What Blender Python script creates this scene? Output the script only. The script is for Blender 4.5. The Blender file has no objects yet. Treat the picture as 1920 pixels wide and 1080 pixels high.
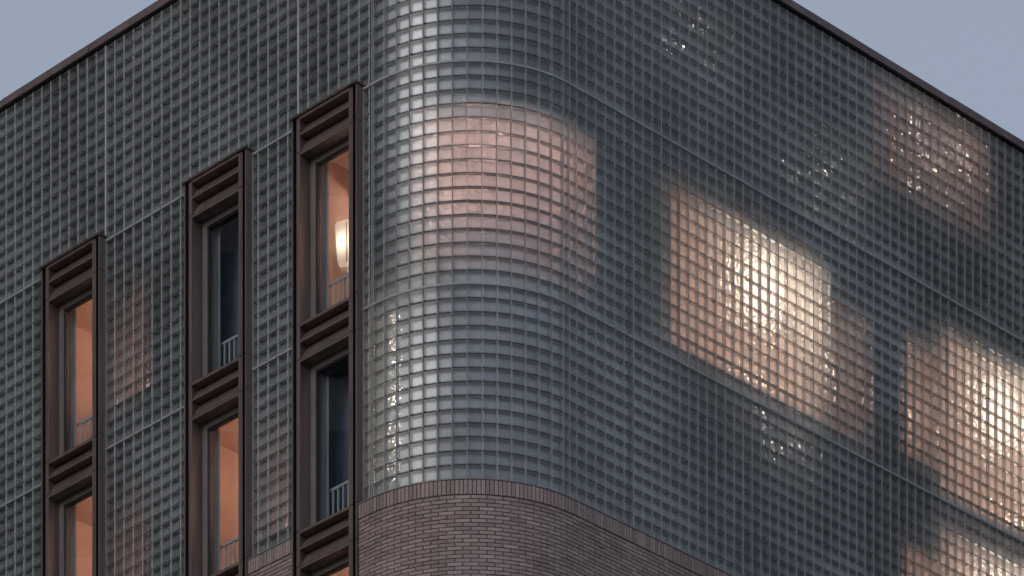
import bpy, math, random
from mathutils import Matrix, Vector

random.seed(7)
SC = bpy.context.scene
COL = SC.collection
RAD = math.radians

# ------------------------------------------------------------------ camera, sky, sun, exposure
EYE = 1.7
cam = bpy.data.cameras.new('camera')
cam_o = bpy.data.objects.new('camera', cam)
COL.objects.link(cam_o)
cam_o.location = (0, 0, EYE)
cam_o.rotation_euler = (RAD(90), 0, 0)          # level camera, strong rising front: verticals stay vertical
cam.sensor_fit = 'HORIZONTAL'
cam.sensor_width = 36.0
cam.lens = 9337.0 / 1920.0 * 36.0
cam.shift_x = 0.0
cam.shift_y = (5450.0 - 540.0) / 1920.0
cam.clip_start = 0.5
cam.clip_end = 5000
SC.camera = cam_o

SUN_EL, SUN_AZ = 25.0, -135.5                     # azimuth from +Y (view direction), clockwise to +X
w = bpy.data.worlds.new('World')
SC.world = w
w.use_nodes = True
wn = w.node_tree.nodes
wl = w.node_tree.links
for n in list(wn):
    wn.remove(n)
wo = wn.new('ShaderNodeOutputWorld')
wb = wn.new('ShaderNodeBackground')
wb.inputs['Strength'].default_value = 0.10
sky = wn.new('ShaderNodeTexSky')
sky.sky_type = 'NISHITA'
sky.sun_disc = False
sky.sun_elevation = RAD(SUN_EL)
sky.sun_rotation = RAD(SUN_AZ)
sky.air_density = 1.0
sky.dust_density = 3.0
sky.ozone_density = 3.0
wm = wn.new('ShaderNodeMix')
wm.data_type = 'RGBA'
wm.inputs[0].default_value = 0.62                # thin even cloud veil over the evening sky
wm.inputs[7].default_value = (4.5, 5.0, 5.85, 1)
wl.new(sky.outputs[0], wm.inputs[6])
wl.new(wm.outputs[2], wb.inputs[0])
wl.new(wb.outputs[0], wo.inputs[0])

sun = bpy.data.lights.new('sun', 'SUN')
sun.energy = 0.17
sun.angle = RAD(30)
sun.color = (0.90, 0.94, 1.0)
sun_o = bpy.data.objects.new('sun', sun)
COL.objects.link(sun_o)
_sd = Vector((math.sin(RAD(SUN_AZ)) * math.cos(RAD(SUN_EL)), math.cos(RAD(SUN_AZ)) * math.cos(RAD(SUN_EL)), math.sin(RAD(SUN_EL))))
sun_o.rotation_euler = _sd.to_track_quat('Z', 'Y').to_euler()
sun_o.location = (-40, -30, 60)

SC.view_settings.view_transform = 'Standard'
SC.view_settings.look = 'None'
SC.view_settings.gamma = 1
SC.view_settings.use_curve_mapping = False
SC.view_settings.exposure = 0.0
SC.cycles.max_bounces = 10
SC.cycles.diffuse_bounces = 4
SC.cycles.glossy_bounces = 4
SC.cycles.transmission_bounces = 6
SC.cycles.transparent_max_bounces = 12
SC.cycles.sample_clamp_indirect = 30.0
SC.cycles.sample_clamp_direct = 0.0
SC.cycles.use_denoising = True

# ------------------------------------------------------------------ plan of the building
# developed coordinate s: s < 0 on the left face (metres from the curve), 0..ARC on the curve, > ARC on the right face
nL = Vector((-.71079, -.70340)); oL = -46.86
nR = Vector((.70340, -.71079)); oR = -48.17
RC = 1.93
CEN = (oL - RC) * nL + (oR - RC) * nR
dL = Vector((-.70340, .71079)); dR = Vector((.71079, .70340))
TL = CEN + RC * nL; TR = CEN + RC * nR
A0 = math.atan2(nL.y, nL.x)
ARC = RC * math.pi / 2

def frame(s):
    """point on the glass face, direction of growing s, outward normal"""
    if s <= 0:
        return TL - dL * s, -dL, nL
    if s >= ARC:
        return TR + dR * (s - ARC), dR, nR
    a = A0 + s / RC
    n = Vector((math.cos(a), math.sin(a)))
    return CEN + n * RC, Vector((-n.y, n.x)), n

def P(s, e, z):
    p, t, n = frame(s)
    q = p + n * e
    return Vector((q.x, q.y, z))

def mat_at(s, z, e=0.0):
    """local X = left as seen from outside, Y = outward, Z = up"""
    p, t, n = frame(s)
    q = p + n * e
    return Matrix(((-t.x, n.x, 0, q.x), (-t.y, n.y, 0, q.y), (0, 0, 1, z), (0, 0, 0, 1)))

H1 = 38.863 + EYE            # upper band
ROW = 0.19
NUP, NDN = 15, 30            # rows above / below the upper band
Z_TOP = H1 + NUP * ROW
Z_B2 = H1 - 16 * ROW
Z_BOT = H1 - NDN * ROW
PITCH_L, PITCH_R = 0.2085, 0.188

def pix(p):
    return (960 + 9337.0 * p.x / p.y, 5450 - 9337.0 * (p.z - EYE) / p.y)

def shown_area(c):
    q = [pix(p) for p in c]
    a = 0.0
    for i in range(len(q)):
        x0, y0 = q[i]; x1, y1 = q[(i + 1) % len(q)]
        a += x0 * y1 - x1 * y0
    cx = sum(x for x, y in q) / len(q); cy = sum(y for x, y in q) / len(q)
    if not (0 < cx < 1920 and 0 < cy < 1080):
        return 0.0
    return abs(a) / 2

# ------------------------------------------------------------------ materials
def new_mat(name):
    m = bpy.data.materials.new(name)
    m.use_nodes = True
    m.node_tree.nodes.clear()
    return m, m.node_tree.nodes, m.node_tree.links

def N(nodes, t, **kw):
    n = nodes.new(t)
    for k, v in kw.items():
        if k.startswith('in_'):
            n.inputs[k[3:].replace('_', ' ')].default_value = v
        else:
            setattr(n, k, v)
    return n

def noise(nodes, links, scale, detail=3, rough=.55, stretch=None):
    g = nodes.new('ShaderNodeNewGeometry')
    t = nodes.new('ShaderNodeTexNoise')
    t.inputs['Scale'].default_value = scale
    t.inputs['Detail'].default_value = detail
    t.inputs['Roughness'].default_value = rough
    if stretch:
        mp = nodes.new('ShaderNodeMapping')
        mp.inputs['Scale'].default_value = stretch
        links.new(g.outputs['Position'], mp.inputs[0]); links.new(mp.outputs[0], t.inputs['Vector'])
    else:
        links.new(g.outputs['Position'], t.inputs['Vector'])
    return t

def ramp(nodes, links, src, stops):
    r = nodes.new('ShaderNodeValToRGB')
    e = r.color_ramp.elements
    while len(e) < len(stops):
        e.new(0.5)
    for i, (p, c) in enumerate(stops):
        e[i].position = p
        e[i].color = (*c, 1)
    links.new(src, r.inputs[0])
    return r

def bump(nodes, links, src, strength, dist):
    b = nodes.new('ShaderNodeBump')
    b.inputs['Strength'].default_value = strength
    b.inputs['Distance'].default_value = dist
    links.new(src, b.inputs['Height'])
    return b

def principled(name, base, rough=.5, metal=0.0, nscale=None, var=0.15, bmp=None, spec=None, stretch=None):
    m, n, l = new_mat(name)
    o = n.new('ShaderNodeOutputMaterial'); p = n.new('ShaderNodeBsdfPrincipled')
    l.new(p.outputs[0], o.inputs[0])
    p.inputs['Roughness'].default_value = rough
    p.inputs['Metallic'].default_value = metal
    if spec is not None:
        p.inputs['Specular IOR Level'].default_value = spec
    if nscale:
        t = noise(n, l, nscale, 4 if stretch else 3, .6, stretch)
        lo = tuple(c * (1 - var) for c in base); hi = tuple(c * (1 + var) for c in base)
        r = ramp(n, l, t.outputs[0], [(.3, lo), (.7, hi)])
        l.new(r.outputs[0], p.inputs['Base Color'])
        if bmp:
            b = bump(n, l, t.outputs[0], bmp, .004)
            l.new(b.outputs[0], p.inputs['Normal'])
    else:
        p.inputs['Base Color'].default_value = (*base, 1)
    return m

def schlick(n, l, normal=None, k=1.0, f0=.04):
    g = n.new('ShaderNodeNewGeometry')
    d = N(n, 'ShaderNodeVectorMath', operation='DOT_PRODUCT')
    l.new(g.outputs['Incoming'], d.inputs[0])
    l.new(normal if normal else g.outputs['Normal'], d.inputs[1])
    a = N(n, 'ShaderNodeMath', operation='ABSOLUTE'); l.new(d.outputs['Value'], a.inputs[0])
    s = N(n, 'ShaderNodeMath', operation='SUBTRACT', use_clamp=True); s.inputs[0].default_value = 1; l.new(a.outputs[0], s.inputs[1])
    p = N(n, 'ShaderNodeMath', operation='POWER'); l.new(s.outputs[0], p.inputs[0]); p.inputs[1].default_value = 5
    m = N(n, 'ShaderNodeMath', operation='MULTIPLY_ADD'); l.new(p.outputs[0], m.inputs[0]); m.inputs[1].default_value = k * (1 - f0); m.inputs[2].default_value = k * f0
    m.use_clamp = True
    return m.outputs[0]

def glass_sheet(name, tint, k, rough, bscale=None, bstr=.1):
    m, n, l = new_mat(name)
    o = n.new('ShaderNodeOutputMaterial')
    tr = n.new('ShaderNodeBsdfTransparent'); tr.inputs[0].default_value = (*tint, 1)
    gl = n.new('ShaderNodeBsdfGlossy'); gl.inputs['Roughness'].default_value = rough; gl.inputs[0].default_value = (1, 1, 1, 1)
    mx = n.new('ShaderNodeMixShader')
    nrm = None
    if bscale:
        t = noise(n, l, bscale, 2)
        b = bump(n, l, t.outputs[0], bstr, .01)
        l.new(b.outputs[0], gl.inputs['Normal'])
    l.new(schlick(n, l, None, k), mx.inputs[0])
    l.new(tr.outputs[0], mx.inputs[1]); l.new(gl.outputs[0], mx.inputs[2])
    l.new(mx.outputs[0], o.inputs[0])
    return m

M = {}
M['face'] = glass_sheet('glass_block_face', (.94, .95, .95), 2.1, .27, 14, .12)
M['pane'] = glass_sheet('window_glass', (.80, .84, .86), 4.0, .01)

def make_frosted():
    m, n, l = new_mat('glass_block_back')
    o = n.new('ShaderNodeOutputMaterial')
    at = N(n, 'ShaderNodeAttribute', attribute_name='rnd')
    t = noise(n, l, 22, 4, .65)
    ad = N(n, 'ShaderNodeMath', operation='MULTIPLY_ADD'); l.new(at.outputs['Fac'], ad.inputs[0]); ad.inputs[1].default_value = .5; 
    sc = N(n, 'ShaderNodeMath', operation='MULTIPLY'); l.new(t.outputs[0], sc.inputs[0]); sc.inputs[1].default_value = .5
    l.new(sc.outputs[0], ad.inputs[2])
    c = ramp(n, l, ad.outputs[0], [(.15, (.34, .345, .345)), (.85, (.66, .665, .66))])
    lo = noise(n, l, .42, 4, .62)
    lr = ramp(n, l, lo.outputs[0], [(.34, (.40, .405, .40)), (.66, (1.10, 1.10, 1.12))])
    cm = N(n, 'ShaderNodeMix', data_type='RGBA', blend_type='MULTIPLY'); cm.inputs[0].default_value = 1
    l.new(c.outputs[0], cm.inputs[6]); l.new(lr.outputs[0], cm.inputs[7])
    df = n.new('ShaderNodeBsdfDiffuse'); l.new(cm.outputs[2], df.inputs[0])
    tl = n.new('ShaderNodeBsdfTranslucent'); tr_ = ramp(n, l, ad.outputs[0], [(.15, (.58, .57, .56)), (.85, (.88, .88, .87))]); l.new(tr_.outputs[0], tl.inputs[0])
    m1 = n.new('ShaderNodeMixShader'); m1.inputs[0].default_value = .45
    l.new(df.outputs[0], m1.inputs[1]); l.new(tl.outputs[0], m1.inputs[2])
    gl = n.new('ShaderNodeBsdfGlossy'); gl.inputs['Roughness'].default_value = .38; gl.inputs[0].default_value = (.96, .98, 1, 1)
    m0 = n.new('ShaderNodeMixShader')
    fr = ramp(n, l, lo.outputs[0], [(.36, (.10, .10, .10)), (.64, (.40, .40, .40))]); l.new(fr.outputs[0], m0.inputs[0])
    l.new(m1.outputs[0], m0.inputs[1]); l.new(gl.outputs[0], m0.inputs[2])
    rf = n.new('ShaderNodeBsdfRefraction'); rf.inputs['IOR'].default_value = 1.5; rf.inputs['Roughness'].default_value = 0.0
    rf.inputs[0].default_value = (.9, .92, .92, 1)
    t2 = noise(n, l, 19, .5, .5)
    b = bump(n, l, t2.outputs[0], 1.0, .06); l.new(b.outputs[0], rf.inputs['Normal'])
    m2 = n.new('ShaderNodeMixShader'); m2.inputs[0].default_value = .16
    l.new(m0.outputs[0], m2.inputs[1]); l.new(rf.outputs[0], m2.inputs[2])
    l.new(m2.outputs[0], o.inputs[0])
    return m
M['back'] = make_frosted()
def make_edge():
    m, n, l = new_mat('glass_block_edge')
    o = n.new('ShaderNodeOutputMaterial')
    t = noise(n, l, 30)
    c = ramp(n, l, t.outputs[0], [(.3, (.40, .405, .40)), (.7, (.60, .605, .595))])
    d = n.new('ShaderNodeBsdfDiffuse'); l.new(c.outputs[0], d.inputs[0])
    g = n.new('ShaderNodeBsdfGlossy'); g.inputs['Roughness'].default_value = .10; g.inputs[0].default_value = (.88, .885, .88, 1)
    b = bump(n, l, t.outputs[0], .3, .01); l.new(b.outputs[0], g.inputs['Normal'])
    x = n.new('ShaderNodeMixShader'); x.inputs[0].default_value = .52
    l.new(d.outputs[0], x.inputs[1]); l.new(g.outputs[0], x.inputs[2]); l.new(x.outputs[0], o.inputs[0])
    return m
M['edge'] = make_edge()
M['joint'] = principled('joint_profile', (.44, .445, .445), .45, .0, 6, .2)
M['wide_joint'] = principled('panel_joint', (.66, .665, .66), .5, 0, 6, .12)
M['mortar'] = principled('block_mortar', (.10, .105, .11), .8, 0, 12, .25)
M['band'] = principled('band_metal', (.40, .41, .41), .45, 0, 5, .2)
M['bronze'] = principled('bronze_metal', (.205, .148, .134), .40, .25, 6, .22, stretch=(1, 1, .12))
M['bronze_and_shade'] = principled('dark_bronze_and_shade', (.03, .025, .025), .6, .2)  # dark beads and joint backing; also painted shade in grooves and under the coping
M['sash'] = principled('sash_bronze', (.24, .21, .20), .45, .2, 3, .1)
M['coping'] = principled('coping_metal', (.24, .18, .178), .45, .3, 3, .25)
M['inner'] = principled('cavity_wall', (.045, .05, .055), .9, 0, 2, .3)
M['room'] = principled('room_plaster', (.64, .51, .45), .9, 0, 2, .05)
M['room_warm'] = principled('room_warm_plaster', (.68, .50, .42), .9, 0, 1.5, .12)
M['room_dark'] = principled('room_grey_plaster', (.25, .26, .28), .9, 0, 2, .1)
M['tint_sheet'] = principled('sky_tint_blue', (.30, .34, .46), .8, 0, 1.2, .25)  # blue of reflected sky, painted on the sheets added behind unlit windows
M['beam'] = principled('beam_wood', (.52, .36, .29), .7, 0, 4, .2)
M['white'] = principled('white_paint', (.75, .75, .75), .5)
M['curtain'] = principled('curtain_cloth', (.55, .56, .58), .9, 0, 3, .1)
M['roof'] = principled('roof_membrane', (.12, .12, .12), .9, 0, 3, .2)
M['asphalt'] = principled('asphalt', (.05, .05, .052), .9, 0, .8, .3)
M['tower_wall'] = principled('tower_stone', (.22, .21, .20), .8, 0, .6, .25)
M['tower_glass'] = principled('tower_window', (.03, .035, .04), .15, 0)
M['flash'] = principled('flashing_metal', (.30, .28, .27), .5, .2)

def make_brick():
    m, n, l = new_mat('brown_brick')
    o = n.new('ShaderNodeOutputMaterial'); p = n.new('ShaderNodeBsdfPrincipled'); l.new(p.outputs[0], o.inputs[0])
    at = N(n, 'ShaderNodeAttribute', attribute_name='rnd')
    r = ramp(n, l, at.outputs['Fac'], [(0, (.36, .265, .245)), (.35, (.43, .32, .296)), (.7, (.46, .345, .32)), (1, (.52, .40, .37))])
    t = noise(n, l, 40, 4, .6)
    r2 = ramp(n, l, t.outputs[0], [(.25, (.72, .72, .74)), (.75, (1.15, 1.13, 1.12))])
    mx = N(n, 'ShaderNodeMix', data_type='RGBA', blend_type='MULTIPLY'); mx.inputs[0].default_value = 1
    l.new(r.outputs[0], mx.inputs[6]); l.new(r2.outputs[0], mx.inputs[7])
    t3 = noise(n, l, .9, 3, .6)
    r3 = ramp(n, l, t3.outputs[0], [(.3, (.82, .82, .84)), (.7, (1.08, 1.08, 1.06))])
    mx2 = N(n, 'ShaderNodeMix', data_type='RGBA', blend_type='MULTIPLY'); mx2.inputs[0].default_value = 1
    l.new(mx.outputs[2], mx2.inputs[6]); l.new(r3.outputs[0], mx2.inputs[7])
    l.new(mx2.outputs[2], p.inputs['Base Color'])
    p.inputs['Roughness'].default_value = .8
    b = bump(n, l, t.outputs[0], .4, .004); l.new(b.outputs[0], p.inputs['Normal'])
    return m
M['brick'] = make_brick()
M['brick_mortar'] = principled('brick_mortar', (.19, .145, .135), .9, 0, 25, .25)

def lamp_mat(name, color, strength):
    m, n, l = new_mat(name)
    o = n.new('ShaderNodeOutputMaterial'); e = n.new('ShaderNodeEmission')
    e.inputs[0].default_value = (*color, 1); e.inputs[1].default_value = strength
    l.new(e.outputs[0], o.inputs[0])
    return m

# ------------------------------------------------------------------ mesh helpers
class MB:
    def __init__(self):
        self.v, self.f, self.mi, self.rnd, self.mats = [], [], [], [], []
    def slot(self, m):
        if m not in self.mats:
            self.mats.append(m)
        return self.mats.index(m)
    def face(self, pts, m, r=0.5):
        i = len(self.v)
        self.v += [tuple(p) for p in pts]
        self.f.append(tuple(range(i, i + len(pts))))
        self.mi.append(self.slot(m)); self.rnd.append(r)
    def solid(self, c, m, r=0.5):
        """c: 8 corners, bottom ring 0-3 then top ring 4-7"""
        i = len(self.v)
        self.v += [tuple(p) for p in c]
        k = self.slot(m)
        for q in ((0, 3, 2, 1), (4, 5, 6, 7), (0, 1, 5, 4), (1, 2, 6, 5), (2, 3, 7, 6), (3, 0, 4, 7)):
            self.f.append(tuple(i + a for a in q)); self.mi.append(k); self.rnd.append(r)
    def box(self, x0, x1, y0, y1, z0, z1, m, r=0.5):
        self.solid([(x0, y0, z0), (x1, y0, z0), (x1, y1, z0), (x0, y1, z0), (x0, y0, z1), (x1, y0, z1), (x1, y1, z1), (x0, y1, z1)], m, r)
    def bbox(self, x0, x1, y0, y1, z0, z1, m, b=.004, r=.5):
        """box whose outward (y1) face has chamfered edges"""
        i = len(self.v)
        k = self.slot(m)
        self.v += [(x0, y0, z0), (x1, y0, z0), (x1, y0, z1), (x0, y0, z1),
                   (x0, y1 - b, z0), (x1, y1 - b, z0), (x1, y1 - b, z1), (x0, y1 - b, z1),
                   (x0 + b, y1, z0 + b), (x1 - b, y1, z0 + b), (x1 - b, y1, z1 - b), (x0 + b, y1, z1 - b)]
        q = [(0, 1, 2, 3), (8, 11, 10, 9)]
        for a in range(4):
            c = (a + 1) % 4
            q += [(a, 4 + a, 4 + c, c), (4 + a, 8 + a, 8 + c, 4 + c)]
        for t in q:
            self.f.append(tuple(i + a for a in t)); self.mi.append(k); self.rnd.append(r)
    def sweep(self, s0, s1, e0, e1, z0, z1, m, step=.12):
        """bar that follows the facade from s0 to s1"""
        ss = [s0] + ([x for x in (0.0, ARC) if s0 < x < s1])
        a, b = max(s0, 0.0), min(s1, ARC)
        if b > a:
            k = max(1, int((b - a) / step))
            ss += [a + (b - a) * i / k for i in range(k + 1)]
        ss = sorted(set(round(x, 6) for x in ss + [s1]))
        i = len(self.v); k = self.slot(m)
        for s in ss:
            self.v += [tuple(P(s, e0, z0)), tuple(P(s, e1, z0)), tuple(P(s, e1, z1)), tuple(P(s, e0, z1))]
        for j in range(len(ss) - 1):
            a = i + 4 * j; b = a + 4
            for q in range(4):
                r = (q + 1) % 4
                self.f.append((a + q, a + r, b + r, b + q)); self.mi.append(k); self.rnd.append(.5)
        self.f.append((i + 3, i + 2, i + 1, i)); self.mi.append(k); self.rnd.append(.5)
        e = i + 4 * (len(ss) - 1)
        self.f.append((e, e + 1, e + 2, e + 3)); self.mi.append(k); self.rnd.append(.5)
    def add(self, other, mtx, r=None):
        i = len(self.v)
        self.v += [tuple(mtx @ Vector(p)) for p in other.v]
        ks = [self.slot(m) for m in other.mats]
        for f, k, rr in zip(other.f, other.mi, other.rnd):
            self.f.append(tuple(i + a for a in f)); self.mi.append(ks[k]); self.rnd.append(rr if r is None else r)
    def mesh(self, name):
        me = bpy.data.meshes.new(name)
        me.from_pydata(self.v, [], self.f)
        for m in self.mats:
            me.materials.append(m)
        me.polygons.foreach_set('material_index', self.mi)
        a = me.attributes.new('rnd', 'FLOAT', 'FACE')
        a.data.foreach_set('value', self.rnd)
        me.update()
        return me
    def build(self, name, parent=None, mtx=None):
        return link(name, self.mesh(name), parent, mtx)

def link(name, me, parent=None, mtx=None):
    o = bpy.data.objects.new(name, me)
    COL.objects.link(o)
    if parent is not None:
        o.parent = parent
    if mtx is not None:
        o.matrix_local = mtx
    return o

def empty(name, parent=None, mtx=None):
    return link(name, None, parent, mtx)

def tag(o, label=None, cat=None, group=None, kind=None):
    for k, v in (('label', label), ('category', cat), ('group', group), ('kind', kind)):
        if v:
            o[k] = v
    return o

# ------------------------------------------------------------------ ground
mb = MB()
mb.face([(-2500, -2500, 0), (2500, -2500, 0), (2500, 2500, 0), (-2500, 2500, 0)], M['asphalt'])
tag(mb.build('ground'), kind='structure')

# ------------------------------------------------------------------ building
B = empty('corner_building')
tag(B, 'corner building with rounded glass block facade, bronze windows and brown brick base', 'building')

S_L, S_R = -10.2, ARC + 12.0

# --- windows of the left face: columns by their right edge u0 (metres left of the curve)
WW = 1.335
WCOLS = [('first', .175), ('second', 2.465), ('third', 5.675)]
J3 = [H1 - .447, H1 - .447 - 2.888, H1 - .447 - 5.776]   # joint under each spandrel
STOREY = 2.888
CAP_Z = H1 + .035

def in_window(s0, s1, z0, z1):
    if z0 > CAP_Z - .05:
        return False
    for _, u0 in WCOLS:
        if s1 > -(u0 + WW) + .004 and s0 < -u0 - .004:
            return True
    return False

# --- glass block cells
cols = []                                        # (s0, s1)
edges_l = [0.0, -.046] + [-(.046 + PITCH_L * k) for k in range(1, 49)]
edges_l = [s for s in edges_l if s > S_L]
cuts = []
for _, u0 in WCOLS:
    cuts += [-u0, -(u0 + WW)]
PA = RAD(6.13) * RC
edges_a = [RAD(.8) * RC + PA * k for k in range(15)]
edges_r = [ARC, ARC + .14] + [ARC + .14 + PITCH_R * k for k in range(1, 63)]
edges_r = [s for s in edges_r if s < S_R]
EDGES = sorted(set(edges_l + edges_a + edges_r))

JV, JH = .0125, .012
FACE_E, BACK_E = 0.0, -.066

def block_mb(wd, ht, r):
    m = MB()
    a, h = wd / 2, ht / 2
    b = min(.012, wd * .2)
    yb = -.007
    o = [(-a, yb, -h), (a, yb, -h), (a, yb, h), (-a, yb, h)]
    q = [(-a + b, 0, -h + b), (a - b, 0, -h + b), (a - b, 0, h - b), (-a + b, 0, h - b)]
    bk = [(-a, BACK_E, -h), (a, BACK_E, -h), (a, BACK_E, h), (-a, BACK_E, h)]
    m.face([q[3], q[2], q[1], q[0]], M['face'], r)
    for i in range(4):
        j = (i + 1) % 4
        m.face([o[j], o[i], q[i], q[j]][::-1], M['face'], r)
        m.face([o[i], o[j], bk[j], bk[i]], M['edge'], r)
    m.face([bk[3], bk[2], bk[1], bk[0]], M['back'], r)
    return m

cells = []
for i in range(len(EDGES) - 1):
    s0, s1 = EDGES[i], EDGES[i + 1]
    if s1 - s0 < .03:
        continue
    for r in range(-NDN, NUP):
        z0 = H1 + r * ROW; z1 = z0 + ROW
        spans = [(s0, s1)]
        if z0 < CAP_Z - .05:
            for _, u0 in WCOLS:
                lo, hi = -(u0 + WW), -u0
                nxt = []
                for a, b in spans:
                    if b <= lo or a >= hi:
                        nxt.append((a, b))
                    else:
                        if a < lo: nxt.append((a, lo))
                        if b > hi: nxt.append((hi, b))
                spans = nxt
        for a, b in spans:
            if b - a > .05:
                cells.append((a, b, z0, z1))

protos = {}
def block_proto(wd, k):
    key = (round(wd, 3), k)
    if key not in protos:
        protos[key] = block_mb(wd, ROW - JH, k / 5.0)
    return protos[key]

GW = MB()
for r in range(-NDN, NUP + 1):
    z = H1 + r * ROW
    if r in (0, -16):
        continue
    if z < CAP_Z:
        segs = []
        a = S_L
        for _, u0 in reversed(WCOLS):
            segs.append((a, -(u0 + WW))); a = -u0
        segs.append((a, S_R))
    else:
        segs = [(S_L, S_R)]
    for a, b in segs:
        GW.sweep(a, b, BACK_E - .002, -.014, z - JH / 2 + .0015, z + JH / 2 - .0015, M['mortar'])
glass_wall = GW.build('glass_block_wall', B)

cells.sort(key=lambda c: -shown_area([P(c[0], 0, c[2]), P(c[1], 0, c[2]), P(c[1], 0, c[3]), P(c[0], 0, c[3])]))
field = MB()
shared = {}
for i, (a, b, z0, z1) in enumerate(cells):
    wd = b - a - JV
    k = random.randrange(6)
    mtx = mat_at((a + b) / 2, (z0 + z1) / 2)
    if 0 <= (a + b) / 2 <= ARC:                  # a flat block set as a chord of the curve
        mtx = mat_at((a + b) / 2, (z0 + z1) / 2, -.0013)
    mtx = mtx @ Matrix.Rotation(random.gauss(0, .004), 4, 'Z') @ Matrix.Rotation(random.gauss(0, .004), 4, 'X')
    if i < 298:
        key = (round(wd, 3), k)
        if key not in shared:
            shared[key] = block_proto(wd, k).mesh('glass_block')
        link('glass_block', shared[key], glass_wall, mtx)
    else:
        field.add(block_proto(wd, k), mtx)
tag(field.build('glass_block_field', glass_wall), kind='stuff')

# --- vertical joint profiles
for s in EDGES:
    spans = [(Z_BOT, Z_TOP)]
    for _, u0 in WCOLS:
        if -(u0 + WW) - .003 < s < -u0 + .003:
            spans = [(CAP_Z + .004, Z_TOP)]
    wide = min(abs(s - q) for q in (-(.046 + PITCH_L * 27), -(.046 + PITCH_L * 7), ARC + .14 + PITCH_R * 6)) < .01
    for z0, z1 in spans:
        m = MB()
        if wide:
            g = .011 if s < 0 else .007
            m.box(-g, g, BACK_E - .001, .005 if s < 0 else .002, 0, z1 - z0, M['wide_joint'] if s < 0 else M['band'])
        else:
            m.box(-JV / 2 + .0015, JV / 2 - .0015, BACK_E - .001, .001, 0, z1 - z0, M['joint'])
        m.build('joint_strip', glass_wall, mat_at(s, z0))
for _, u0 in WCOLS:                               # strips that close the wall against the window columns
    for s in (-u0 + .006, -(u0 + WW) - .006):
        m = MB()
        m.box(-.005, .005, BACK_E - .003, .002, 0, CAP_Z - Z_BOT, M['joint'])
        m.build('joint_strip', glass_wall, mat_at(s, Z_BOT))

# --- horizontal bands
for z in (H1, Z_B2):
    m = MB()
    a = S_L
    for _, u0 in reversed(WCOLS):
        m.sweep(a, -(u0 + WW) - .001, BACK_E - .004, .010, z - .014, z + .014, M['band']); a = -u0 + .001
    m.sweep(a, S_R, BACK_E - .004, .010, z - .014, z + .014, M['band'])
    m.build('band', glass_wall)

# --- roof edge
cope_s = [S_L] + [-8.0, -6.0, -4.0, -2.0, 0.0, ARC / 2, ARC] + [ARC + 2 * k for k in range(1, 6)] + [S_R]
for i in range(len(cope_s) - 1):
    m = MB()
    m.sweep(cope_s[i] + .006, cope_s[i + 1] - .006, -.45, .055 + .004 * (i % 2), Z_TOP + .02, Z_TOP + .125 + .003 * (i % 3), M['coping'])
    m.sweep(cope_s[i] + .003, cope_s[i + 1] - .003, -.3, .03, Z_TOP + .006, Z_TOP + .02, M['bronze_and_shade'])  # dark strip painted in for the shade under the overhang
    m.build('coping', B)

# --- cavity wall with openings, and the rooms behind them
E_IN = -.25
RL = ARC
def h(v):
    return H1 + v
# (s0, s1, z0, z1, depth, material)
ROOMS = [
    dict(s=(.66, 3.50), z=(h(-2.76), h(-.66)), d=1.45, m='room_warm'),          # pink corner room
    dict(s=(RL + 2.15, RL + 5.28), z=(h(-2.72), h(-.60)), d=2.6, m='room'),     # bright room
    dict(s=(RL + 5.42, RL + 6.30), z=(h(-2.72), h(-.95)), d=2.6, m='room'),
    dict(s=(RL + 7.15, RL + 7.85), z=(h(-2.55), h(-.85)), d=2.6, m='room'),
    dict(s=(RL + 8.05, RL + 11.4), z=(h(-2.83), h(-.50)), d=2.6, m='room'),
    dict(s=(RL + 7.15, RL + 7.85), z=(h(-5.4), h(-3.95)), d=2.6, m='room'),
    dict(s=(RL + 8.05, RL + 11.4), z=(h(-5.7), h(-3.45)), d=2.6, m='room'),
    dict(s=(RL + 6.4, RL + 9.0), z=(h(1.3), h(2.74)), d=2.0, m='room_warm'),    # upper room with bare bulbs
    dict(s=(-5.55, -4.85), z=(h(-2.4), h(-.9)), d=1.2, m='room_warm'),          # slots added for pink light leaking beside the windows
    dict(s=(-5.55, -4.85), z=(h(-5.3), h(-3.8)), d=1.2, m='room_warm'),
    dict(s=(-2.36, -1.66), z=(h(-5.4), h(-3.9)), d=1.2, m='room_warm'),
    dict(s=(RL + 3.4, RL + 5.1), z=(h(-3.9), h(-2.92)), d=1.2, m='room_dark'),
    dict(s=(RL + 1.5, RL + 3.3), z=(h(.9), h(2.3)), d=1.2, m='room_dark'),
    dict(s=(RL + 4.1, RL + 6.35), z=(h(.12), h(1.55)), d=1.4, m='inner'),
    dict(s=(-.12, .36), z=(h(-5.5), h(-2.6)), d=.9, m='room_dark'),
]
WIN_HOLES = []
for name, u0 in WCOLS:
    for j in J3:
        WIN_HOLES.append((-(u0 + WW) + .15, -u0 - .15, j - 2.39, j + .0))

def holed_wall(mb, s0, s1, z0, z1, e, holes, m):
    ss = {s0, s1}; zz = {z0, z1}
    for a, b, c, d in holes:
        ss |= {a, b}; zz |= {c, d}
    k = 15
    ss |= {ARC * i / k for i in range(k + 1)}
    ss = sorted(x for x in ss if s0 <= x <= s1); zz = sorted(x for x in zz if z0 <= x <= z1)
    for i in range(len(ss) - 1):
        for j in range(len(zz) - 1):
            cs, cz = (ss[i] + ss[i + 1]) / 2, (zz[j] + zz[j + 1]) / 2
            if any(a < cs < b and c < cz < d for a, b, c, d in holes):
                continue
            mb.face([P(ss[i], e, zz[j]), P(ss[i + 1], e, zz[j]), P(ss[i + 1], e, zz[j + 1]), P(ss[i], e, zz[j + 1])], m)

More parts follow.
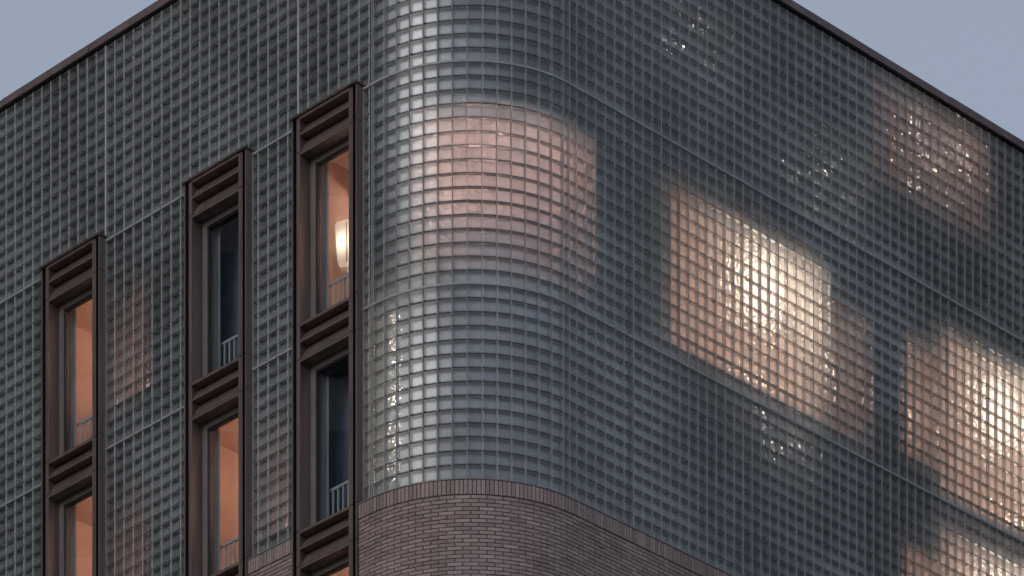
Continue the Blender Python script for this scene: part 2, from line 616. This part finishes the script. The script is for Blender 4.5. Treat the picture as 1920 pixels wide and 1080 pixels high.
holes = [(r['s'][0], r['s'][1], r['z'][0], r['z'][1]) for r in ROOMS] + WIN_HOLES
m = MB()
holed_wall(m, S_L, S_R, Z_BOT - 3, Z_TOP, E_IN, holes, M['inner'])
m.build('inner_wall', B)

def room(s0, s1, z0, z1, e0, depth, mat, name='room'):
    m = MB()
    k = 15
    ss = sorted({s0, s1} | {ARC * i / k for i in range(k + 1) if s0 < ARC * i / k < s1})
    e1 = e0 - depth
    for i in range(len(ss) - 1):
        a, b = ss[i], ss[i + 1]
        m.face([P(a, e1, z0), P(b, e1, z0), P(b, e1, z1), P(a, e1, z1)], mat)
        m.face([P(a, e0, z1), P(b, e0, z1), P(b, e1, z1), P(a, e1, z1)], mat)
        m.face([P(a, e0, z0), P(b, e0, z0), P(b, e1, z0), P(a, e1, z0)], mat)
    for s in (s0, s1):
        m.face([P(s, e0, z0), P(s, e1, z0), P(s, e1, z1), P(s, e0, z1)], mat)
    return m.build(name, B)

for r in ROOMS:
    room(r['s'][0], r['s'][1], r['z'][0], r['z'][1], E_IN, r['d'], M[r['m']])

# --- brick base
E_BR = .08
Z_BR = H1 - NDN * ROW - .055
SB_L, SB_R = -5.6, ARC + 7.0
def brick_segs(s0, s1):
    out = []
    a = s0
    for _, u0 in reversed(WCOLS):
        lo, hi = -(u0 + WW), -u0
        if lo < a < hi:
            a = hi
            continue
        if lo > a:
            out.append((a, min(lo, s1)))
            a = hi
    out.append((a, s1))
    return out
m = MB()
for a, b in brick_segs(SB_L, SB_R):
    m.sweep(a + .001, b - .001, -.25, E_BR - .010, Z_BR - 2.6, Z_BR - .004, M['brick_mortar'])
brick_wall = m.build('brick_wall', B)
m = MB()
for a, b in brick_segs(SB_L, SB_R):
    m.sweep(a + .001, b - .001, -.012, E_BR + .016, Z_BR, Z_BR + .012, M['flash'])
m.build('flashing', brick_wall)

def brick_mb(wd, ht, r):
    m = MB()
    m.bbox(-wd / 2, wd / 2, -.04, 0, -ht / 2, ht / 2, M['brick'], .003, r)
    return m
bricks = []
for a, b in brick_segs(SB_L, SB_R):
    n = max(1, round((b - a) / .0575))
    p = (b - a) / n
    for i in range(n):
        bricks.append((a + (i + .5) * p, Z_BR - .105, p - .008, .196, E_BR + .010))
    n = max(1, round((b - a) / .2135)); p = (b - a) / n
    for row in range(42):
        z = Z_BR - .210 - .0540 * (row + .5)
        off = (.5 if row % 2 else 0) * p
        x = a - off
        while x < b - .01:
            x0, x1 = max(x, a), min(x + p, b)
            if x1 - x0 > .03:
                bricks.append(((x0 + x1) / 2, z, round(x1 - x0 - .008, 3), .045, E_BR))
            x += p
bricks.sort(key=lambda q: -shown_area([P(q[0] - q[2] / 2, q[4], q[1] - q[3] / 2), P(q[0] + q[2] / 2, q[4], q[1] - q[3] / 2),
                                       P(q[0] + q[2] / 2, q[4], q[1] + q[3] / 2), P(q[0] - q[2] / 2, q[4], q[1] + q[3] / 2)]))
bfield = MB(); bshared = {}
for i, (s, z, wd, ht, e) in enumerate(bricks):
    k = random.randrange(8)
    mtx = mat_at(s, z, e + random.uniform(-.003, .002)) @ Matrix.Rotation(random.gauss(0, .006), 4, 'Z') @ Matrix.Rotation(random.gauss(0, .004), 4, 'Y')
    key = (round(wd, 3), ht, k)
    if key not in bshared:
        bm_ = brick_mb(wd, ht, k / 7.0)
        bshared[key] = [bm_, None]
    if i < 298:
        if bshared[key][1] is None:
            bshared[key][1] = bshared[key][0].mesh('brick')
        link('brick', bshared[key][1], brick_wall, mtx)
    else:
        bfield.add(bshared[key][0], mtx)
tag(bfield.build('brick_field', brick_wall), kind='stuff')

# --- tower across the side street, which the right face mirrors
def neighbour(T, d, n, off, label, width, height):
    t = empty('office_tower')
    tag(t, label, 'tower')
    o2 = T + n * 22 + d * off
    x = Vector((n.y, -n.x))                      # along the facade, right handed with n and Z
    if x.dot(d) < 0:                             # origin at the end that lies farther up the street
        o2 = o2 + d * width
    t.matrix_local = Matrix(((x.x, n.x, 0, o2.x), (x.y, n.y, 0, o2.y), (0, 0, 1, 0), (0, 0, 0, 1)))
    m = MB(); m.box(0, width, .2, 30, 0, height, M['tower_wall']); m.build('wall', t)
    m = MB()
    for i in range(int(width / 2.5)):
        for j in range(int(height / 3.5) - 1):
            m.box(.5 + i * 2.5, 2.2 + i * 2.5, .12, .22, 2 + j * 3.5, 4.4 + j * 3.5, M['tower_glass'])
    tag(m.build('window_field', t), kind='stuff')
    m = MB(); m.box(-.3, width + .3, -.3, 30.3, height + .01, height + 1, M['tower_wall']); m.build('roof', t)
neighbour(Vector((11, 70.8)), Vector((0, 1)), Vector((1, 0)), 0, 'plain stone office tower across the side street on the right', 16, 84)
neighbour(Vector((-8, 59.5)), Vector((0, 1)), Vector((-1, 0)), 0, 'plain stone office tower across the side street on the left', 25, 84)

# --- the rest of the building's mass: side, back, roof, lower storeys down to the ground
m = MB()
ss = [S_L] + [ARC * i / 15 for i in range(16)] + [S_R]
back = TL + dL * 14 + dR * 16
z0, z1 = 0.0, Z_BR - 2.6
ring = [P(s, E_BR - .012, 0) for s in ss]
endL = P(S_L, 0, 0) - Vector((nL.x, nL.y, 0)) * 12
endR = P(S_R, 0, 0) - Vector((nR.x, nR.y, 0)) * 12
ring += [endR, Vector((back.x, back.y, 0)), endL]
for i in range(len(ring)):
    a, b = ring[i], ring[(i + 1) % len(ring)]
    m.face([(a.x, a.y, z0), (b.x, b.y, z0), (b.x, b.y, z1), (a.x, a.y, z1)], M['brick'], .5)
    if i >= len(ss) - 1:
        m.face([(a.x, a.y, z1), (b.x, b.y, z1), (b.x, b.y, Z_TOP), (a.x, a.y, Z_TOP)], M['brick'], .5)
m.build('lower_walls', B)
m = MB()
ring2 = [P(s, -.02, Z_TOP + .003) for s in ss] + [Vector((q.x, q.y, Z_TOP + .003)) for q in (endR, back, endL)]
m.face(ring2, M['roof'])
m.build('roof', B)

# ------------------------------------------------------------------ windows
SILL = .495 - STOREY                             # top of the sill below, from the joint under the spandrel

def sub(parent, name, fn):
    m = MB(); fn(m)
    return m.build(name, parent)

def window(u0, jz, first, warm):
    mt = mat_at(-u0, jz)
    wdw = empty('window', B, mt)
    mtl = M['bronze']
    for z0, z1 in ((.004, .491), (SILL + .004, -.004)):
        for x in (0, WW - .024):
            sub(wdw, 'flange', lambda m: m.bbox(x, x + .024, -.10, .120, z0, z1, mtl, .003))
        for x0, x1, x2 in ((.092, .122, .166), (WW - .092, WW - .122, WW - .166)):
            def jamb(m):
                m.bbox(min(x0, x1), max(x0, x1), -.13, .112, z0, z1, mtl, .003)
                m.bbox(min(x1, x2) + (.002 if x2 > x1 else 0), max(x1, x2) - (0 if x2 > x1 else .002), -.13, .117, z0, z1, mtl, .003)
            sub(wdw, 'jamb', jamb)
    for x in (.0235, WW - .0925):
        sub(wdw, 'painted_gap_shade', lambda m: (m.box(x, x + .069, -.10, -.02, SILL, .492, M['bronze_and_shade']), m.box(x + .0655, x + .0683, -.019, .107, SILL, .492, M['bronze_and_shade'])))  # plate and liner coloured near black to paint in the groove's shade
    xa, xb = .1665, WW - .1665
    def slope(m, z0, z1):                        # panel leaning back from the front of its ledge
        m.solid([(xa, -.081, z0), (xb, -.081, z0), (xb, .098, z0), (xa, .098, z0),
                 (xa, -.081, z1), (xb, -.081, z1), (xb, -.03, z1), (xa, -.03, z1)], mtl)
    sub(wdw, 'head', lambda m: m.bbox(xa, xb, -.13, .115, -.044, -.005, mtl, .003))
    sub(wdw, 'spandrel_panel', lambda m: slope(m, .012, .2265))
    sub(wdw, 'ledge', lambda m: m.bbox(xa, xb, -.08, .115, .2275, .262, mtl, .003))
    sub(wdw, 'spandrel_panel', lambda m: slope(m, .276, .4465))
    sub(wdw, 'sill', lambda m: m.bbox(xa, xb, -.16, .122, .4475, .4915, mtl, .003))
    sub(wdw, 'backing', lambda m: m.box(xa - .05, xb + .05, -.13, -.0815, -.004, .49, M['bronze_and_shade']))
    if first:
        def cap(m):
            m.bbox(-.022, WW + .022, -.10, .150, .4925, .512, mtl, .003)
            m.box(-.026, WW + .026, .002, .154, .5125, .517, mtl)
        sub(wdw, 'cap', cap)
    # sash with its stepped bead
    sx0, sx1, sz0, sz1 = .167, WW - .167, SILL - .003, -.045
    def sash(m):
        wd = .105
        for a, b, c, d in ((sx0, sx0 + wd, sz0, sz1), (sx1 - wd, sx1, sz0, sz1), (sx0 + wd, sx1 - wd, sz1 - .085, sz1), (sx0 + wd, sx1 - wd, sz0, sz0 + .085)):
            m.bbox(a, b, -.19, -.078, c, d, M['sash'], .004)
    sub(wdw, 'sash_frame', sash)
    bx0, bx1, bz0, bz1 = sx0 + .1055, sx1 - .1055, sz0 + .0855, sz1 - .0855
    def bead(m):
        wd = .022
        for a, b, c, d in ((bx0, bx0 + wd, bz0, bz1), (bx1 - wd, bx1, bz0, bz1), (bx0 + wd, bx1 - wd, bz1 - wd, bz1), (bx0 + wd, bx1 - wd, bz0, bz0 + wd)):
            m.box(a, b, -.15, -.100, c, d, M['bronze_and_shade'])
    sub(wdw, 'glazing_bead', bead)
    sub(wdw, 'pane', lambda m: m.face([(bx0, -.112, bz0), (bx0, -.112, bz1), (bx1, -.112, bz1), (bx1, -.112, bz0)], M['pane']))
    def rail(m):
        y0 = -.36
        x = bx0 - .15
        while x < bx1 + .5:
            m.box(x, x + .028, y0, y0 + .028, SILL - .2, SILL + .64, M['white'])
            x += .105
        m.box(bx0 - .2, bx1 + .5, y0 - .006, y0 + .034, SILL + .6405, SILL + .68, M['white'])
    sub(wdw, 'guard_rail', rail)
    return wdw

def window_room(u0, jz, mat, widen):
    s0, s1 = -(u0 + WW) + .166, -u0 - .166
    z0, z1 = jz + SILL - .02, jz - .03
    m = MB()
    for (a, b, c, d, ea, eb) in ((s0, s1, z0, z1, -.19, E_IN - .05),):
        for s in (a, b):
            m.face([P(s, ea, c), P(s, eb, c), P(s, eb, d), P(s, ea, d)], mat)
        for z in (c, d):
            m.face([P(a, ea, z), P(b, ea, z), P(b, eb, z), P(a, eb, z)], mat)
    A, Z, C, D = s0 - widen, s1 + .12, z0 - .25, z1 + .18
    ea, eb = E_IN - .05, -2.3
    m.face([P(A, eb, C), P(Z, eb, C), P(Z, eb, D), P(A, eb, D)], mat)
    for s in (A, Z):
        m.face([P(s, ea, C), P(s, eb, C), P(s, eb, D), P(s, ea, D)], mat)
    for z in (C, D):
        m.face([P(A, ea, z), P(Z, ea, z), P(Z, eb, z), P(A, eb, z)], mat)
    holed_wall(m, A, Z, C, D, ea, [(s0, s1, z0, z1)], mat)
    m.build('room', B)

LIT = {(0, 0): 1, (1, 0): 0, (2, 0): 1, (0, 1): 0, (1, 1): 1, (2, 1): 1, (0, 2): 1, (1, 2): 0, (2, 2): 0}
for ci, (nm, u0) in enumerate(WCOLS):
    for ji, jz in enumerate(J3):
        window(u0, jz, ji == 0, LIT[(ci, ji)])
        window_room(u0, jz, M['room_warm'] if LIT[(ci, ji)] else M['room_dark'], .55 if ci else .06)

# ------------------------------------------------------------------ lamps
def uv_sphere(mb, c, r, m, nu=14, nv=8):
    i = len(mb.v); k = mb.slot(m)
    for a in range(nv + 1):
        th = math.pi * a / nv
        for b in range(nu):
            ph = 2 * math.pi * b / nu
            mb.v.append((c[0] + r * math.sin(th) * math.cos(ph), c[1] + r * math.sin(th) * math.sin(ph), c[2] + r * math.cos(th)))
    for a in range(nv):
        for b in range(nu):
            q = (i + a * nu + b, i + a * nu + (b + 1) % nu, i + (a + 1) * nu + (b + 1) % nu, i + (a + 1) * nu + b)
            mb.f.append(q[::-1]); mb.mi.append(k); mb.rnd.append(.5)

LAMPM = {}
def lamp(s, z, e, r, color, inten, label, group=None, drop=.12):
    """a hanging globe lamp; inten is its radiant intensity in W/sr"""
    L = inten / (math.pi * r * r)
    key = (color, round(L, 3))
    if key not in LAMPM:
        LAMPM[key] = lamp_mat('lamp_glow', color, L)
    t = empty('pendant_lamp', None, mat_at(s, z, e))
    tag(t, label, 'lamp', group)
    m = MB(); uv_sphere(m, (0, 0, 0), r, LAMPM[key]); m.build('globe', t)
    m = MB(); m.box(-r * .35, r * .35, -r * .35, r * .35, r * 1.01, r * 1.01 + .03, M['white']); m.build('socket', t)
    m = MB(); m.box(-.003, .003, -.003, .003, r * 1.01 + .0305, r * 1.01 + drop, M['white']); m.build('cord', t)
    return t

WARM = (1.0, .70, .50)
CREAM = (1.0, .84, .67)
PINK = (1.0, .78, .70)
G = 'lamps glowing behind the glass blocks'
t = lamp(2.05, h(-1.85), -1.35, .10, PINK, 6.5, 'pink lamp behind the rounded corner, with an added cup hiding its bulb', G)
m = MB()  # opaque cup added around the bulb, so the blocks get only bounced light
for k in range(16):
    a0, a1 = 2 * math.pi * k / 16, 2 * math.pi * (k + 1) / 16
    for (r0, q0), (r1, q1) in (((.20, .14), (.19, .0)), ((.19, .0), (.13, -.11)), ((.13, -.11), (.02, -.15))):
        for o in (0, .004):
            m.face([((r0 + o) * math.cos(a0), (r0 + o) * math.sin(a0), q0), ((r0 + o) * math.cos(a1), (r0 + o) * math.sin(a1), q0),
                    ((r1 + o) * math.cos(a1), (r1 + o) * math.sin(a1), q1), ((r1 + o) * math.cos(a0), (r1 + o) * math.sin(a0), q1)], M['white'])
m.build('bulb_shield', t)
lamp(RL + 4.42, h(-1.0), -1.05, .46, CREAM, 6.8, 'cream globe lamp making the bright spot in the middle of the right face', G)
lamp(RL + 4.9, h(-2.5), -2.2, .18, WARM, 4.0, 'added warm fill lamp deep in the room of the bright middle patch', G, .2)  # second lamp added for even fill in the room, as in the others
lamp(RL + 5.85, h(-1.6), -1.4, .14, WARM, 1.0, 'dim globe lamp right of the bright middle patch of glass blocks', G)
lamp(RL + 7.5, h(-1.6), -1.4, .14, WARM, 1.6, 'dim globe lamp left of the bright patch at the right edge', G)
lamp(RL + 9.75, h(-.98), -1.05, .46, CREAM, 6.8, 'cream globe lamp making the bright spot at the right edge', G)
lamp(RL + 10.9, h(-2.55), -2.2, .18, WARM, 6, 'added warm fill lamp deep in the room of the patch at the right edge', G, .2)
lamp(RL + 7.5, h(-4.4), -1.4, .14, WARM, 1.4, 'dim globe lamp in the lower storey left of the lowest bright patch', G)
lamp(RL + 9.75, h(-3.93), -1.05, .46, CREAM, 6.8, 'cream globe lamp making the lowest bright patch at the bottom right corner', G)
lamp(RL + 10.9, h(-5.4), -2.2, .18, WARM, 6, 'added warm fill lamp deep in the room of the lowest bright patch', G, .2)
for ds, dz, lb in ((7.2, 2.15, 'leftmost'), (7.75, 2.62, 'highest'), (8.75, 2.5, 'rightmost'), (8.15, 2.25, 'central'), (7.7, 1.8, 'lowest')):
    lamp(RL + ds, h(dz), -.70, .032, (1.0, .76, .64), .20, 'small bare bulb, %s of five sparkling under the roof edge' % lb, 'bare bulbs under the roof edge')
for ds, dz, lb in ((5.0, .8, 'leftmost'), (5.9, 1.4, 'highest'), (6.2, .9, 'rightmost'), (5.6, 1.0, 'central'), (5.5, .5, 'lowest')):
    lamp(RL + ds, h(dz), -.75, .03, CREAM, .055, '%s one of five weak bulbs sparkling above the bright middle patch' % lb, 'weak bulbs above the bright middle patch')
for ds, dz, lb in ((4.3, -3.02, 'left'), (4.95, -3.12, 'right'), (4.6, -3.3, 'lower')):
    lamp(RL + ds, h(dz), -.65, .03, CREAM, .07, '%s one of three small bulbs sparkling just below the bright middle patch' % lb, 'bulbs below the bright middle patch')
for ds, dz, lb in ((2.5, 1.7, 'lower'), (3.0, 2.2, 'upper')):
    lamp(RL + ds, h(dz), -.7, .03, CREAM, .06, '%s one of two small bulbs sparkling near the top of the right face' % lb, 'bulbs near the top of the right face')
t = empty('glint_bulbs', None, mat_at(.21, h(-5.55), -.40))  # made-up bulbs, one per block row, to put glints in the glass
tag(t, 'made-up upright row of bulbs giving glints in the blocks beside the first window column', 'lamp')
m = MB(); m.box(.03, .038, -.004, .004, 0, 2.7, M['white']); m.build('cable', t)
for k in range(13):
    m = MB(); uv_sphere(m, (0, 0, .1 + k * ROW), .03, LAMPM.setdefault('s%d' % (k % 3), lamp_mat('glint_glow', CREAM, (26, 14, 8)[k % 3] * (1.0 if k < 8 else .45))), 10, 6); m.build('bulb', t)
lamp(-5.1, h(-2.2), -1.0, .18, (1, .64, .56), .34, 'added lamp for faint pink light leaking right of the upper left window')  # added lamps; the pink here is light leaking beside the windows
lamp(-5.1, h(-5.1), -1.0, .18, (1, .64, .56), .26, 'added lamp for faint pink light leaking right of the lower left window')
lamp(-1.95, h(-5.2), -1.0, .18, (1, .64, .56), .28, 'added lamp for faint pink light leaking between the two middle window columns')
names = ['nearest the rounded corner', 'in the middle column', 'in the leftmost column']
rows = ['topmost', 'middle', 'lowest']
for (ci, ji), on in LIT.items():
    if on:
        lamp(-WCOLS[ci][1] - .32, J3[ji] - .35, -1.3, .07, (1.0, .70, .54), 1.8, 'warm lamp inside the %s window %s' % (rows[ji], names[ci]), 'lamps inside the bronze windows', .25)

# ------------------------------------------------------------------ curtains inside the windows, and an added lamp standing in for glare
def curtain(u0, jz, x0, x1, label):
    m = MB()
    n = 26
    z0, z1 = SILL + .01, -.03
    pts = []
    for i in range(n + 1):
        x = x0 + (x1 - x0) * i / n
        y = .022 * math.sin(i * 1.15) + .006 * math.sin(i * 2.9)
        pts.append((x, y))
    for i in range(n):
        (xa, ya), (xb, yb) = pts[i], pts[i + 1]
        m.face([(xa, ya, z0), (xa, ya * .8, z1), (xb, yb * .8, z1), (xb, yb, z0)], M['curtain'])
        m.face([(xb, yb + .002, z0), (xb, yb * .8 + .002, z1), (xa, ya * .8 + .002, z1), (xa, ya + .002, z0)], M['curtain'])
    o = m.build('curtain', None, mat_at(-u0, jz, -.275))
    tag(o, label, 'curtain', 'curtains inside the windows')
for (ci, ji), on in LIT.items():
    if (ci, ji) != (2, 2) and not (ci in (1,) and ji == 2):
        curtain(WCOLS[ci][1], J3[ji], WW - .34, WW + .12 if not ci else WW + .1, 'gathered grey curtain inside the %s window %s' % (rows[ji], names[ci]))
t = empty('glare_lamp', None, mat_at(-1.37, h(-1.74), -.80))  # lamp made up to stand in for white glare in the pane
tag(t, 'made-up paper lamp standing in for white glare in the topmost window nearest the corner', 'lamp')
def paper():
    m, n, l = new_mat('paper_shade')
    o = n.new('ShaderNodeOutputMaterial'); a = n.new('ShaderNodeBsdfTranslucent'); a.inputs[0].default_value = (.85, .82, .76, 1)
    b = n.new('ShaderNodeBsdfDiffuse'); b.inputs[0].default_value = (.8, .78, .74, 1)
    x = n.new('ShaderNodeMixShader'); x.inputs[0].default_value = .4
    l.new(a.outputs[0], x.inputs[1]); l.new(b.outputs[0], x.inputs[2]); l.new(x.outputs[0], o.inputs[0])
    return m
PG = paper()
m = MB(); uv_sphere(m, (0, 0, .33), .05, lamp_mat('glare_lamp_glow', (1, .90, .76), 38)); m.build('bulb', t)
m = MB()
rings = [(.10, 0), (.15, .05), (.17, .2), (.18, .38), (.20, .55), (.17, .62)]
for k in range(len(rings) - 1):
    (r0, q0), (r1, q1) = rings[k], rings[k + 1]
    for i in range(6):
        a0, a1 = math.pi * i / 3 + .3, math.pi * (i + 1) / 3 + .3
        m.face([(r0 * math.cos(a0), r0 * math.sin(a0), q0), (r0 * math.cos(a1), r0 * math.sin(a1), q0),
                (r1 * math.cos(a1), r1 * math.sin(a1), q1), (r1 * math.cos(a0), r1 * math.sin(a0), q1)], PG)
m.build('lamp_shade', t)
for i in range(6):
    a0 = math.pi * i / 3 + .3
    c, q = .203 * math.cos(a0), .203 * math.sin(a0)
    m = MB(); m.solid([(c * .72 - .004, q * .72 - .004, 0.03), (c * .72 + .004, q * .72 - .004, 0.03), (c * .72 + .004, q * .72 + .004, 0.03), (c * .72 - .004, q * .72 + .004, 0.03),
                       (c - .004, q - .004, .57), (c + .004, q - .004, .57), (c + .004, q + .004, .57), (c - .004, q + .004, .57)], M['bronze']); m.build('rib', t)
m = MB(); m.box(-.012, .012, -.012, .012, -.70, -.001, M['white']); m.build('stand', t)
m = MB(); m.bbox(-.12, .12, -.12, .12, -.73, -.701, M['white']); m.build('foot', t)

# ceiling beams that show in the lit rooms
for (ci, ji), on in LIT.items():
    if (ci, ji) == (0, 0):
        u0, jz = WCOLS[ci][1], J3[ji]
        m = MB()
        s0, s1 = -(u0 + WW) + (.12 if ci == 0 else -.36), -u0 - .1
        a, b, c, d = P(s0, -1.25 - .2 * ji, 0), P(s1, -1.25 - .2 * ji, 0), P(s1, -.95 - .2 * ji, 0), P(s0, -.95 - .2 * ji, 0)
        lo, hi = jz - (.16 if ci else .22), jz + .145
        m.solid([(q.x, q.y, lo) for q in (a, b, c, d)] + [(q.x, q.y, hi) for q in (a, b, c, d)], M['beam'])
        m.build('ceiling_beam', B)

# blue sheets added behind the unlit windows, standing in for reflected sky
for (ci, ji), on in LIT.items():
    if not on and (ci, ji) != (2, 2):
        m = MB()
        z0, z1 = SILL - .1, -.06
        n = 12
        for k in range(n):
            a, b = z0 + (z1 - z0) * k / n, z0 + (z1 - z0) * (k + 1) / n
            m.box(.08, WW + .30, -.004, .0, a + .001, b - .001, M['tint_sheet'])
        m.box(.08, WW + .30, -.02, .02, z1, z1 + .05, M['tint_sheet'])
        tag(m.build('sky_tint_sheet', None, mat_at(-WCOLS[ci][1], J3[ji], -.62)), 'added dark blue sheet standing in for reflected sky in the %s window %s' % (rows[ji], names[ci]), 'tint_sheet', 'added tint sheets behind the unlit windows')
